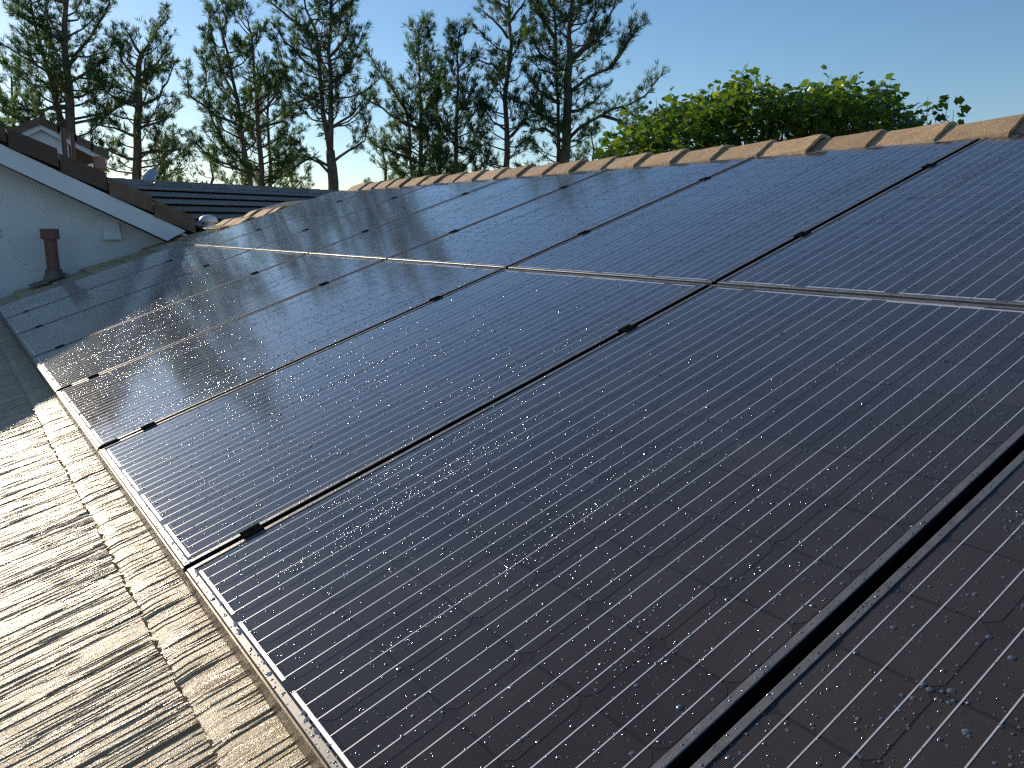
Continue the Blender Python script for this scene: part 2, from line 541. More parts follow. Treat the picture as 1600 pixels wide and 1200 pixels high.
def course(v, ua, ub, shift):
    k0 = math.floor((ua - shift) / TW); k1 = math.ceil((ub - shift) / TW)
    for k in range(k0, k1):
        u = shift + k * TW
        if u < U0 - 0.02: continue
        put_tile(u, v + rnd.uniform(-0.003, 0.003), TILES[rnd.randrange(7)], rnd.uniform(-0.0015, 0.002))
VB = -0.105
for i, k in enumerate(range(-4, 1)):
    v = VB + TE * k
    lo = {-4: -1.6, -3: -2.4, -2: -4.6, -1: -8.6, 0: -9.7}[k]
    hi = {-4: -0.2, -3: 0.0, -2: 0.0, -1: 0.1, 0: 0.3}[k]
    course(v, max(lo, U0), hi, -0.965 + (TW / 2 if k % 2 == 0 else 0) - 0.02 * (k % 2 == 0))
for k in range(1, 10):                           # strip between the array and the stucco gable
    v = VB + TE * k
    course(v, U0, -7.15, -0.965 + (TW / 2 if k % 2 == 0 else 0))

# ridge caps: bent tiles, the end towards +X lifted onto the next one
def cap_mesh(seed):
    rs = np.random.RandomState(seed)
    Lc, wd = 0.335, 0.135
    nx, ny = 7, 11
    V = []; F = []
    for layer in (0, 1):
        for i in range(nx):
            t = i / (nx - 1)
            for j in range(ny):
                s_ = j / (ny - 1) * 2 - 1
                a = abs(s_)
                prof = -0.58 * wd * (max(a - 0.12, 0) / 0.88) ** 1.05
                y = s_ * wd
                z = prof + 0.021 * t - layer * 0.017
                if layer == 0: z += rs.normal(0, 0.0011); 
                x = t * Lc + (rs.normal(0, 0.002) if i == nx - 1 else 0)
                V.append((x, y, z))
    n = nx * ny
    for i in range(nx - 1):
        for j in range(ny - 1):
            a = i * ny + j
            F.append((a, a + ny, a + ny + 1, a + 1)); F.append((n + a, n + a + 1, n + a + ny + 1, n + a + ny))
    for j in range(ny - 1):
        a = (nx - 1) * ny + j; F.append((a, n + a, n + a + 1, a + 1))
        a = j; F.append((a, a + 1, n + a + 1, n + a))
    for i in range(nx - 1):
        a = i * ny; F.append((a, n + a, n + a + ny, a + ny))
        a = i * ny + ny - 1; F.append((a, a + ny, n + a + ny, n + a))
    me = mesh('ridge_tile', V, F, False)
    me.materials.append(M_CAP)
    return me
CAPS = [cap_mesh(40 + i) for i in range(4)]
RIDGE = P(0, 3.325, 0.022)
for i in range(46):
    u = -7.15 + i * 0.292
    if u > 2.6: break
    o = bpy.data.objects.new('ridge_tile', CAPS[i % 4]); COL.objects.link(o)
    o.parent = house; o.matrix_parent_inverse = hinv
    o.location = (u + rnd.uniform(-0.006, 0.006), RIDGE[1] + rnd.uniform(-0.004, 0.004), RIDGE[2] + rnd.uniform(-0.003, 0.003))
    o.rotation_euler = (rnd.uniform(-0.02, 0.02), rnd.uniform(-0.008, 0.008), rnd.uniform(-0.012, 0.012))
mor = MB()   # mortar bed under the caps
mor.prism([P(-7.1, 3.235, -0.16), P(-7.1, 3.25, -0.02), P(-7.1, 3.36, 0.0), P(-7.1, 3.46, -0.16)], (9.8, 0, 0))
H(mor.build('ridge_mortar', M_DECK))

# loose cap tiles and sheet flashing where the roof meets the valley, beyond the array's far corner
for (px_, py_, X_, n_) in ((448, 321, -8.0, 4), (392, 336, -8.1, 3)):
    c0 = at_x(px_, py_, X_)
    for k in range(n_):
        o = bpy.data.objects.new('valley_tile', CAPS[(k + n_) % 4]); COL.objects.link(o)
        o.parent = house; o.matrix_parent_inverse = hinv
        o.location = (X_ - 0.34 - 0.285 * k, c0[1] + rnd.uniform(-0.01, 0.01), c0[2] - 0.03 - 0.004 * k)
        o.rotation_euler = (rnd.uniform(-0.03, 0.03), rnd.uniform(-0.02, 0.02), rnd.uniform(-0.05, 0.05))
for (u0, u1, v) in ((-8.1, -7.75, 2.35), (-8.0, -7.7, 2.95)):
    fl = MB(); fl.prism([P(u0, v, TILE_H + 0.03), P(u0, v + 0.28, TILE_H + 0.035), P(u0, v + 0.28, TILE_H + 0.032), P(u0, v, TILE_H + 0.027)], (u1 - u0, 0, 0))
    H(fl.build('flashing', M_FLASH))

# ------------------------------------------------------------------ solar panels
PW, PL, PT = 1.053, 1.590, 0.035
PITCH = 1.0735
ROWV = 1.605
LIP = 0.012
CW, CP, CUT = 0.1252, 0.1282, 0.0125

def frame_mesh():
    # rail section: outer face, chamfer, top lip, inner drop to the glass
    sec = [(0.0, -PT), (0.0, -0.0012), (0.0012, 0.0), (LIP, 0.0), (LIP, -0.003), (0.030, -PT)]
    V = []; F = []
    cor = [(0, 0, 1, 1), (PW, 0, -1, 1), (PW, PL, -1, -1), (0, PL, 1, -1)]
    n = len(sec)
    for (x, y, sx, sy) in cor:
        for (d, z) in sec: V.append((x + sx * d, y + sy * d, z))
    for c in range(4):
        c2 = (c + 1) % 4
        for i in range(n):
            j = (i + 1) % n
            F.append((c * n + i, c2 * n + i, c2 * n + j, c * n + j))
    me = mesh('frame', V, F)
    me.materials.append(M_FRAME); me.materials.append(M_SEAM_SHADE)
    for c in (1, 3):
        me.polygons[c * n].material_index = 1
    return me
def oct_pts(cx, cy, w, cut):
    h = w / 2
    return [(cx - h + cut, cy - h), (cx + h - cut, cy - h), (cx + h, cy - h + cut), (cx + h, cy + h - cut),
            (cx + h - cut, cy + h), (cx - h + cut, cy + h), (cx - h, cy + h - cut), (cx - h, cy - h + cut)]
CX0 = PW / 2 - 3.5 * CP
CY0 = PL / 2 - 5.5 * CP
GZ_ = -0.0022                      # glass level below the frame lip
ME_FRAME = frame_mesh()
bk = MB(); bk.box((LIP - 0.001, LIP - 0.001, GZ_ - 0.006), (PW - LIP + 0.001, PL - LIP + 0.001, GZ_))
ME_BACK = mesh('backsheet', bk.v, bk.f); ME_BACK.materials.append(M_BACK)
def cells_mesh(single):
    V = []; F = []; UV = []
    spots = [(0, 0)] if single else [(CX0 + i * CP, CY0 + j * CP) for j in range(12) for i in range(8)]
    for (cx, cy) in spots:
        k = len(V); pts = oct_pts(cx, cy, CW, CUT)
        z1 = 0.0 if single else GZ_ + 0.0004
        for (x, y) in pts: V.append((x, y, z1)); UV.append((x - cx + 0.5, y - cy + 0.5))
        for (x, y) in pts: V.append((x, y, z1 - 0.0006)); UV.append((x - cx + 0.5, y - cy + 0.5))
        F.append(tuple(range(k, k + 8)))
        for i in range(8): F.append((k + 8 + i, k + 8 + (i + 1) % 8, k + (i + 1) % 8, k + i))
    me = mesh('solar_cell' if single else 'cell_field', V, F, False, UV)
    return me
ME_CELL, ME_CELL2, ME_FIELD = cells_mesh(True), cells_mesh(True), cells_mesh(False)
ME_CELL.materials.append(M_CELL); ME_CELL2.materials.append(M_CELLF); ME_FIELD.materials.append(M_CELLF)
bb = MB()
for i in range(8):
    for o_ in (-1, 0, 1):
        x = CX0 + i * CP + o_ * CW / 3
        bb.box((x - 0.0009, CY0 - CP / 2 - 0.004, GZ_ + 0.0003), (x + 0.0009, CY0 + 11.5 * CP + 0.004, GZ_ + 0.0008))
ME_BUS = mesh('busbar_lines', bb.v, bb.f); ME_BUS.materials.append(M_RIBBON)
def ribbon(i0, i1, y0, y1):
    b_ = MB(); b_.box((CX0 + i0 * CP - CW / 3 - 0.004, y0, GZ_ + 0.0002), (CX0 + i1 * CP + CW / 3 + 0.004, y1, GZ_ + 0.0007))
    me = mesh('string_ribbon', b_.v, b_.f); me.materials.append(M_RIBBON); return me
yb = CY0 - CP / 2
RIB = [ribbon(2 * i, 2 * i + 1, yb - 0.0095, yb - 0.0035) for i in range(4)]
yt = CY0 + 11.5 * CP
RIB += [ribbon(0, 0, yt + 0.004, yt + 0.0085), ribbon(1, 3, yt + 0.0035, yt + 0.0095), ribbon(3, 5, yt + 0.0105, yt + 0.0135), ribbon(4, 6, yt + 0.0035, yt + 0.0095), ribbon(7, 7, yt + 0.004, yt + 0.0085)]

ORD = ['first', 'second', 'third', 'fourth', 'fifth', 'sixth', 'seventh', 'eighth']
panels = []
def solar_panel(col, row):
    """col 0 lies nearest the eye, col 7 next to the stucco gable"""
    u = -col * PITCH + (PITCH - PW) / 2; v = 0 if row == 0 else ROWV
    o = empty('solar_panel', P(u, v, 0), ROOF_ROT)
    nth = ORD[7 - col]
    tag(o, ('black solar panel, %s from the stucco gable in the lower row along the eave' if row == 0 else
            'black solar panel, %s from the stucco gable in the upper row below the ridge') % nth, 'solar panel', 'solar panels on the roof')
    link('frame', ME_FRAME, None, o); link('backsheet', ME_BACK, None, o)
    if (col, row) in ((0, 0), (1, 0), (2, 0), (1, 1), (2, 1)):
        for j in range(12):
            for i in range(8):
                c = link('solar_cell', ME_CELL if (row == 0 and col < 2) else ME_CELL2, None, o); c.location = (CX0 + i * CP, CY0 + j * CP, GZ_ + 0.0004)
    else:
        tag(link('cell_field', ME_FIELD, None, o), kind='stuff')
    tag(link('busbar_lines', ME_BUS, None, o), kind='stuff')
    for r_ in RIB: link('string_ribbon', r_, None, o)
    panels.append((u, v, col, row))
    return o
for row in (0, 1):
    for col in range(0 if row == 0 else 1, 8):
        # columns are counted so that column c spans u = -c*PITCH .. -(c-1)*PITCH
        solar_panel(col, row)

# clamps in the seams
def clamp_mesh():
    b_ = MB()
    b_.box((-0.0170, -0.022, 0.0006), (0.0170, 0.022, 0.0040), 0.001)
    b_.box((-0.0085, -0.024, -0.034), (0.0085, 0.024, 0.0004))
    return mesh('clamp_body', b_.v, b_.f)
ME_CL = clamp_mesh(); ME_CL.materials.append(M_CLAMP)
bo = MB(); bo.lathe([(0.005, 0.0), (0.005, 0.0015), (0.004, 0.0022)], 10, (0, 0, 0.0040))
ME_BOLT = mesh('bolt', bo.v, bo.f); ME_BOLT.materials.append(M_CLAMP)
WHERE = ['closest to the eave', 'just below the cross gap', 'just above the cross gap', 'closest to the ridge']
for s in range(0, 7):
    for k, v in enumerate((0.15, 1.25, 2.02, 2.80)):
        if s == 0 and k > 1: continue
        o = empty('panel_clamp', P(-s * PITCH, v + rnd.uniform(-0.012, 0.012), 0), ROOF_ROT)
        link('clamp_body', ME_CL, None, o); link('bolt', ME_BOLT, None, o)
        tag(o, 'black metal clamp in the %s panel seam from the gable, %s' % (ORD[6 - s], WHERE[k]), 'clamp', 'clamps between panels')
# plastic end clips at the eave end of three seams
ec = MB(); ec.box((-0.012, 0.002, -0.03), (0.012, 0.062, 0.0035), 0.001)
ME_EC = mesh('seam_clip', ec.v, ec.f); ME_EC.materials.append(M_CLAMP)
for s in (2, 3):
    o = link('seam_clip', ME_EC); o.location = P(-s * PITCH, 0, 0); o.rotation_euler = ROOF_ROT
    tag(o, 'black plastic clip at the eave end of the %s panel seam from the gable' % ORD[6 - s], 'clip', 'seam end clips')
# metal skirt closing the eave side of the array, one length per panel
for col in range(8):
    u = -col * PITCH + (PITCH - PW) / 2
    sk = MB(); sk.box((0.001, -0.0045, -0.112), (PW - 0.001, -0.0015, -0.0035))
    o = sk.build('array_skirt', M_SKIRT); o.location = P(u, 0, 0); o.rotation_euler = ROOF_ROT
    tag(o, 'bronze metal skirt under the %s lower-row panel from the stucco gable' % ORD[7 - col], 'skirt', 'skirts along the eave edge')
# ------------------------------------------------------------------ water drops on the glass
def drops():
    seg = 6
    ang = np.arange(seg) * 2 * np.pi / seg
    r1 = np.stack([np.cos(ang), np.sin(ang), 0 * ang], 1)
    r2 = np.stack([0.72 * np.cos(ang), 0.72 * np.sin(ang), 0 * ang + 0.18], 1)
    tmpl = np.concatenate([r1, r2, [[0, 0, 0.36]]])
    tri = []
    for i in range(seg):
        j = (i + 1) % seg
        tri += [(i, j, seg + j), (i, seg + j, seg + i), (seg + i, seg + j, 2 * seg)]
    tri = np.array(tri)
    X = []; Y = []; Rr = []; Z = []; E = []
    def put(x, y, r, z, e=None):
        X.append(x); Y.append(y); Rr.append(r); Z.append(np.full(len(x), z)); E.append(np.ones(len(x)) if e is None else e)
    for (u, v, col, row) in panels:
        near = col <= 2
        n = 8200 if near else 6200
        x = nrs.uniform(LIP, PW - LIP, n); y = nrs.uniform(LIP, PL - LIP, n)
        # patchy: thin some areas out
        keep = (np.sin(x * 5.1 + col * 1.7) * np.sin(y * 4.3 + row * 2 + col) + nrs.normal(0, 0.9, n)) > -0.6
        x, y = x[keep], y[keep]
        r = np.clip(np.exp(nrs.normal(math.log(0.00125 if near else 0.0021), 0.45, len(x))), 0.0008, 0.0048)
        put(u + x, v + y, r, GZ_ + 0.0006)
        # runs of dense small drops where water trickled down
        for k in range(nrs.randint(9, 15)):
            sx = nrs.uniform(0.05, PW - 0.05); y0 = nrs.uniform(0, PL - 0.4); ln = nrs.uniform(0.25, 0.8); m_ = int(ln * nrs.uniform(160, 420))
            yy = np.clip(y0 + nrs.rand(m_) * ln, LIP, PL - LIP); xx = np.clip(sx + nrs.normal(0, 0.011, m_), LIP, PW - LIP)
            put(u + xx, v + yy, np.clip(np.exp(nrs.normal(math.log(0.0015 if near else 0.0021), 0.35, m_)), 0.0008, 0.004), GZ_ + 0.0006)
        # on the frame lips
        m_ = 420
        yy = nrs.rand(m_) * PL
        put(u + np.where(nrs.rand(m_) < 0.5, nrs.uniform(0.002, LIP - 0.002, m_), PW - nrs.uniform(0.002, LIP - 0.002, m_)), v + yy, np.clip(np.exp(nrs.normal(math.log(0.0012), 0.4, m_)), 0.0007, 0.0026), 0.0)
        m_ = 260
        put(u + nrs.rand(m_) * PW, v + np.where(nrs.rand(m_) < 0.5, nrs.uniform(0.002, 0.010, m_), PL - nrs.uniform(0.002, 0.010, m_)), np.clip(np.exp(nrs.normal(math.log(0.0016), 0.4, m_)), 0.0008, 0.003), 0.0)
        # long blobs pooled against the lower lip
        m_ = 26
        bx = nrs.rand(m_) * PW
        put(u + bx, v + nrs.uniform(0.006, 0.013, m_), nrs.uniform(0.0035, 0.006, m_), -0.0004, nrs.uniform(0.9, 3.2, m_))
    X = np.concatenate(X); Y = np.concatenate(Y); Rr = np.concatenate(Rr); Z = np.concatenate(Z); E = np.concatenate(E)
    n = len(X)
    th = nrs.rand(n) * 6.283
    ex = np.where(E > 1.001, E, nrs.uniform(0.85, 1.2, n))
    T = tmpl[None] * Rr[:, None, None]
    T[:, :, 0] *= ex[:, None]
    T[:, :, 2] *= np.where(E > 1.001, 0.45, nrs.uniform(0.55, 1.0, n) * np.where(X > -2.2, nrs.uniform(1.0, 2.0, n), 1.0))[:, None]
    u_ = X[:, None] + T[:, :, 0]; v_ = Y[:, None] + T[:, :, 1]; h_ = Z[:, None] + T[:, :, 2]
    V = np.stack([u_, v_ * CS - h_ * SN, v_ * SN + h_ * CS], 2).reshape(-1, 3)
    F = (tri[None] + (np.arange(n) * len(tmpl))[:, None, None]).reshape(-1, 3)
    me = fast_mesh('water_droplets', V, F, True)
    me.materials.append(M_WATER)
    o = link('water_droplets', me)
    tag(o, 'rain droplets beaded over the glass of the solar panels', 'water', kind='stuff')
drops()

# ------------------------------------------------------------------ vent pipe on the roof strip by the gable
vp = P(-9.40, 0.64, TILE_H)
pipe = empty('vent_pipe', vp)
tag(pipe, 'brown vent pipe with a square-edged cap standing by the stucco gable', 'vent pipe')
b_ = MB(); b_.lathe([(0.062, 0.0), (0.062, 0.47)], 18); b_.build('pipe', M_PIPE, pipe, False)
b_ = MB(); b_.lathe([(0.088, 0.44), (0.090, 0.45), (0.090, 0.545), (0.084, 0.55)], 18); b_.build('cap', M_PIPE, pipe)
b_ = MB(); b_.lathe([(0.125, 0.0), (0.095, 0.05), (0.080, 0.11), (0.088, 0.118), (0.066, 0.13)], 18); b_.build('cone_flashing', M_LEAD, pipe)
b_ = MB(); b_.box((-0.17, -0.24, 0.03), (0.17, 0.14, 0.036)); o = b_.build('base_flashing', M_LEAD, pipe); o.rotation_euler = (SLOPE, 0, 0)

# ------------------------------------------------------------------ stucco gable at the end of the array
XR, XWALL = -9.42, -9.75
gable = empty('stucco_gable', (XWALL, 0.5, 0.0))
tag(gable, 'shaded cream stucco gable with white fascia and brown rake tiles', 'house')
gi = Matrix.Translation(-gable.location)
def G(o):
    o.parent = gable; o.matrix_parent_inverse = gi; return o
pa, pb = at_x(0, 193, XR), at_x(310, 345, XR)          # top edge of the rake tiles
sl = (pb[2] - pa[2]) / (pb[1] - pa[1])                 # falls towards +Y
def rake(y, off=0.0): return pa[2] + sl * (y - pa[1]) + off
YA = 0.10                                             # rake cut off here, out of frame, to limit its shadow
YE = pb[1] - 0.05
fa, fb = at_x(0, 255, XR + 0.03), at_x(258, 369, XR + 0.03)
ft = at_x(0, 222, XR + 0.03)
dF = rake(fa[1]) - fa[2]                               # fascia bottom below the tile top
dT = rake(ft[1]) - ft[2]
wl_ = MB()
wl_.prism([(XWALL, YE - 0.02, rake(YE, -dF + 0.02)), (XWALL, YA, rake(YA, -dF + 0.02)), (XWALL, YA - 4.0, rake(YA, -dF + 0.02)), (XWALL, YA - 4.0, GZ), (XWALL, 3.6, GZ), (XWALL, 3.6, 0.2)], (-0.2, 0, 0))
G(wl_.build('wall', M_STUCCO))
def rake_strip(name, x0, x1, o_top, o_bot, mat, ya, yb):
    q = MB(); q.prism([(x0, ya, rake(ya, o_bot)), (x0, yb, rake(yb, o_bot)), (x0, yb, rake(yb, o_top)), (x0, ya, rake(ya, o_top))], (x1 - x0, 0, 0))
    return G(q.build(name, mat))
fe = fb[1] + 0.02
q = MB()
e2 = at_x(290, 357, XR + 0.03)
q.prism([(XR + 0.03, YA, rake(YA, -dT - 0.02)), (XR + 0.03, e2[1], rake(e2[1], -dT - 0.0)), (XR + 0.03, fe, rake(fe, -dF)), (XR + 0.03, YA, rake(YA, -dF))][::-1], (-0.045, 0, 0))
G(q.build('fascia', M_WHITE))
rake_strip('soffit', XWALL - 0.01, XR - 0.02, -dT - 0.03, -dT - 0.06, M_WHITE, YA, YE - 0.05)
rake_strip('roof_deck', XWALL - 6.0, XR - 0.02, -0.06, -0.09, M_DECK, YA, YE + 0.9)
# level gable top out of view, shaped for its shadow on the array
q = MB(); ya2 = YA - 4.2
q.prism([(XR, YA, rake(YA, 0.0)), (XR, ya2, rake(YA)), (XR, ya2, rake(YA) - 0.2), (XR, YA, rake(YA, -0.2))], (-6.0, 0, 0))
G(q.build('unseen_level_top', M_BROWN))
# rake trim tiles, each lapping the one below
Lr = 0.50
cosr = 1 / math.sqrt(1 + sl * sl)
yk = YE; i = 0
while yk > YA:
    y0 = yk; y1 = yk - Lr * cosr + 0.014
    lift = 0.0
    q = MB()
    x0 = XR + 0.046 + 0.014 * (i % 2)
    o0, o1 = 0.024, -0.016                            # lower end lifted, upper end tucked in
    q.prism([(x0, y0, rake(y0, o0 - dT + 0.005)), (x0, y0, rake(y0, o0)), (x0, y1, rake(y1, o1)), (x0, y1, rake(y1, o1 - dT + 0.005))], (-0.022, 0, 0))
    q.prism([(x0 - 0.024, y0, rake(y0, o0 - 0.024)), (x0 - 0.024, y0, rake(y0, o0 + 0.003)), (x0 - 0.024, y1, rake(y1, o1 + 0.003)), (x0 - 0.024, y1, rake(y1, o1 - 0.024))], (-0.2, 0, 0))
    o = G(q.build('rake_tile', M_BROWN))
    yk -= Lr * cosr; i += 1
# field tiles of the same slope, first rows behind the trim
# box vent on the wall
va_, vb_ = at_x(158, 347, XWALL), at_x(187, 374, XWALL)
q = MB()
q.prism([(XWALL - 0.01, va_[1], vb_[2]), (XWALL - 0.01, va_[1], va_[2]), (XWALL + 0.03, va_[1], va_[2]), (XWALL + 0.11, va_[1], vb_[2] + 0.02), (XWALL + 0.11, va_[1], vb_[2])][::-1], (0, vb_[1] - va_[1], 0))
G(q.build('wall_vent', M_WHITE))

# ------------------------------------------------------------------ small gable roof further back, with its pipes
XB = -15.0
back = empty('far_gable', tuple(at_x(62, 240, XB)))
tag(back, 'small far gable with cream wall behind the rake tiles', 'house')
bi = Matrix.Translation(-back.location)
def B(o): o.parent = back; o.matrix_parent_inverse = bi; return o
ap = at_x(62, 182, XB); lf = at_x(2, 195, XB); rt = at_x(166, 237, XB)
slr = (rt[2] - ap[2]) / (rt[1] - ap[1])
def gz(y, off=0): return ap[2] - abs(y - ap[1]) * abs(slr) + off
yl, yr = ap[1] - 2.6, rt[1]
q = MB(); q.prism([(XB - 0.09, yl, GZ), (XB - 0.09, yr - 0.55, GZ), (XB - 0.09, yr - 0.55, gz(yr - 0.55, -0.16)), (XB - 0.09, ap[1], gz(ap[1], -0.16)), (XB - 0.09, yl, gz(yl, -0.16))], (-0.2, 0, 0))
B(q.build('wall', M_STUCCO))
for (a_, b2) in ((ap[1], yr), (ap[1], yl)):
    q = MB(); poly = [(XB, a_, gz(a_, -0.11)), (XB, b2, gz(b2, -0.11)), (XB, b2, gz(b2, -0.20)), (XB, a_, gz(a_, -0.20))]
    q.prism(poly if b2 > a_ else poly[::-1], (-0.05, 0, 0)); B(q.build('fascia', M_WHITE))
    q = MB(); poly = [(XB - 0.06, a_, gz(a_, -0.03)), (XB - 0.06, b2, gz(b2, -0.03)), (XB - 0.06, b2, gz(b2, -0.09)), (XB - 0.06, a_, gz(a_, -0.09))]
    q.prism(poly if b2 > a_ else poly[::-1], (-2.6, 0, 0)); B(q.build('roof_deck', M_DECK))
    nseg = 4; sg = 1 if b2 > a_ else -1
    for k in range(nseg):
        y0 = a_ + (b2 - a_) * k / nseg; y1 = a_ + (b2 - a_) * (k + 1) / nseg + sg * 0.03
        q = MB(); lo, hi = -0.125, 0.0
        poly = [(XB + 0.05, y0, gz(y0, lo)), (XB + 0.05, y1, gz(y1, lo + 0.02)), (XB + 0.05, y1, gz(y1, hi + 0.02)), (XB + 0.05, y0, gz(y0, hi))]
        q.prism(poly if sg > 0 else poly[::-1], (-0.25, 0, 0)); B(q.build('rake_tile', M_BROWN))
def post(name, px0, py0, py1, X, r, mat, label, cat, capr=None):
    a = at_x(px0, py1, X); c = at_x(px0, py0, X)
    o = empty(name, tuple(a)); hgt = c[2] - a[2]
    q = MB(); q.lathe([(r, -0.5), (r, hgt)], 14); q.build('pipe', mat, o)
    if capr:
        q = MB(); q.lathe([(capr, hgt - 0.10), (capr, hgt + 0.01)], 14); q.build('cap', mat, o)
        q = MB(); q.lathe([(capr * 1.3, -0.02), (r * 1.1, 0.12)], 14); q.build('collar', mat, o)
    return tag(o, label, cat)
post('vent_pipe', 102, 206, 243, -11.2, 0.032, M_PIPE, 'taller of two thin brown pipes rising behind the rake tiles', 'vent pipe')
post('vent_pipe', 116, 211, 246, -11.6, 0.026, M_PIPE, 'shorter of two thin brown pipes rising behind the rake tiles', 'vent pipe')
post('clay_vent', 156, 246, 262, -13.5, 0.065, M_TERRA, 'squat terracotta vent below the end of the far gable', 'vent', 0.08)

# satellite dish
sd = empty('satellite_dish', tuple(at_x(236, 288, -15.5)))
tag(sd, 'pale grey satellite dish on the dark roof beside the pines', 'satellite dish')
q = MB(); q.tube([(0, 0, -0.5), (0, 0, 0.05)], [0.025, 0.025], 8); q.build('mast', M_GREYM, sd)
q = MB()
prof = [(0.015 + 0.135 * k / 5, 0.045 * (k / 5) ** 2) for k in range(6)]
q.lathe(prof + [(0.147, 0.047)], 20)
o = q.build('reflector', M_GREYM, sd, True); o.location = (0.05, 0.0, 0.13); o.rotation_euler = (math.radians(38), math.radians(42), 0)
q = MB(); q.tube([(0.0, 0.02, 0.0), (0.3, 0.02, 0.02), (0.32, 0.02, 0.06)], [0.012, 0.012, 0.03], 6); q.build('feed_arm', M_GREYM, sd)
# dome vent at the foot of the rake
dv = empty('dome_vent', tuple(at_x(326, 350, -10.6)))
tag(dv, 'small pale domed vent at the foot of the rake tiles', 'vent')
q = MB(); q.lathe([(0.085, -0.1), (0.085, 0.03)], 16); q.build('neck', M_GREYM, dv)
q = MB(); q.lathe([(0.115, 0.02), (0.118, 0.045), (0.10, 0.085), (0.06, 0.11), (0.012, 0.118)], 18); q.build('dome', M_FLASH, dv, True)

# ------------------------------------------------------------------ dark tiled roof slope beyond, seen as courses
azr = math.radians(116)
rd_ = np.array([math.cos(azr), math.sin(azr), 0.0])          # ridge direction
r0 = at_d(300, 292, 17.0)
dn = np.array([rd_[1], -rd_[0], 0.0])                        # horizontal, towards the eye
pit = math.radians(21)
fall = dn * math.cos(pit) - np.array([0, 0, 1.0]) * math.sin(pit)
nrm = dn * math.sin(pit) + np.array([0, 0, 1.0]) * math.cos(pit)
wing = empty('grey_tiled_wing', tuple(r0))
tag(wing, 'dark grey roof slope of long tile courses below the pines', 'house')
wi = Matrix.Translation(-wing.location)
def Wp(o): o.parent = wing; o.matrix_parent_inverse = wi; return o
for k in range(11):
    a = r0 + fall * (0.36 * k); b = a + fall * 0.40
    A0, A1 = a - rd_ * 5.5, b - rd_ * 5.5
    q = MB()
    q.prism([A0 + nrm * 0.0, A0 - nrm * 0.03, A1 + nrm * 0.045, A1 + nrm * 0.07], rd_ * 13.5)
    Wp(q.build('tile_course', M_GREYTILE))
q = MB(); A0 = r0 - rd_ * 5.5; A1 = r0 + fall * 4.0 - rd_ * 5.5
q.prism([A0 - nrm * 0.05, A0 - nrm * 0.12, A1 - nrm * 0.12, A1 - nrm * 0.05], rd_ * 13.5); Wp(q.build('roof_deck', M_DECK))
for k in range(30):
    q = MB(); s0 = r0 - rd_ * 5.5 + rd_ * (0.45 * k)
    q.prism([s0 + fall * 0.12 + nrm * 0.02, s0 + nrm * 0.085, s0 - fall * 0.12 * 1.0 + nrm * 0.02 - np.array([0, 0, 0.08]), s0 - nrm * 0.02], rd_ * 0.46 + np.array([0, 0, 0.012]))
    Wp(q.build('ridge_tile', M_GREYTILE))
q = MB(); A0 = r0 - dn * 0.2 - rd_ * 5.4
back_f = -dn * math.cos(pit) - np.array([0, 0, 1.0]) * math.sin(pit)
A1 = r0 + back_f * 4.0 - rd_ * 5.4
q.prism([r0 - rd_ * 5.4 - nrm * 0.05, A1, A1 - np.array([0, 0, 0.1]), r0 - rd_ * 5.4 - np.array([0, 0, 0.2])], rd_ * 13.3); Wp(q.build('rear_slope', M_GREYTILE))
q = MB(); L0 = r0 + fall * 3.4 - rd_ * 5.2; L1 = r0 + back_f * 3.4 - rd_ * 5.2
q.prism([(L0[0], L0[1], GZ), (L0[0], L0[1], L0[2] - 0.15), tuple(r0 - rd_ * 5.2 - np.array([0, 0, 0.35])), (L1[0], L1[1], L1[2] - 0.15), (L1[0], L1[1], GZ)], rd_ * 12.9); Wp(q.build('wall', M_STUCCO))

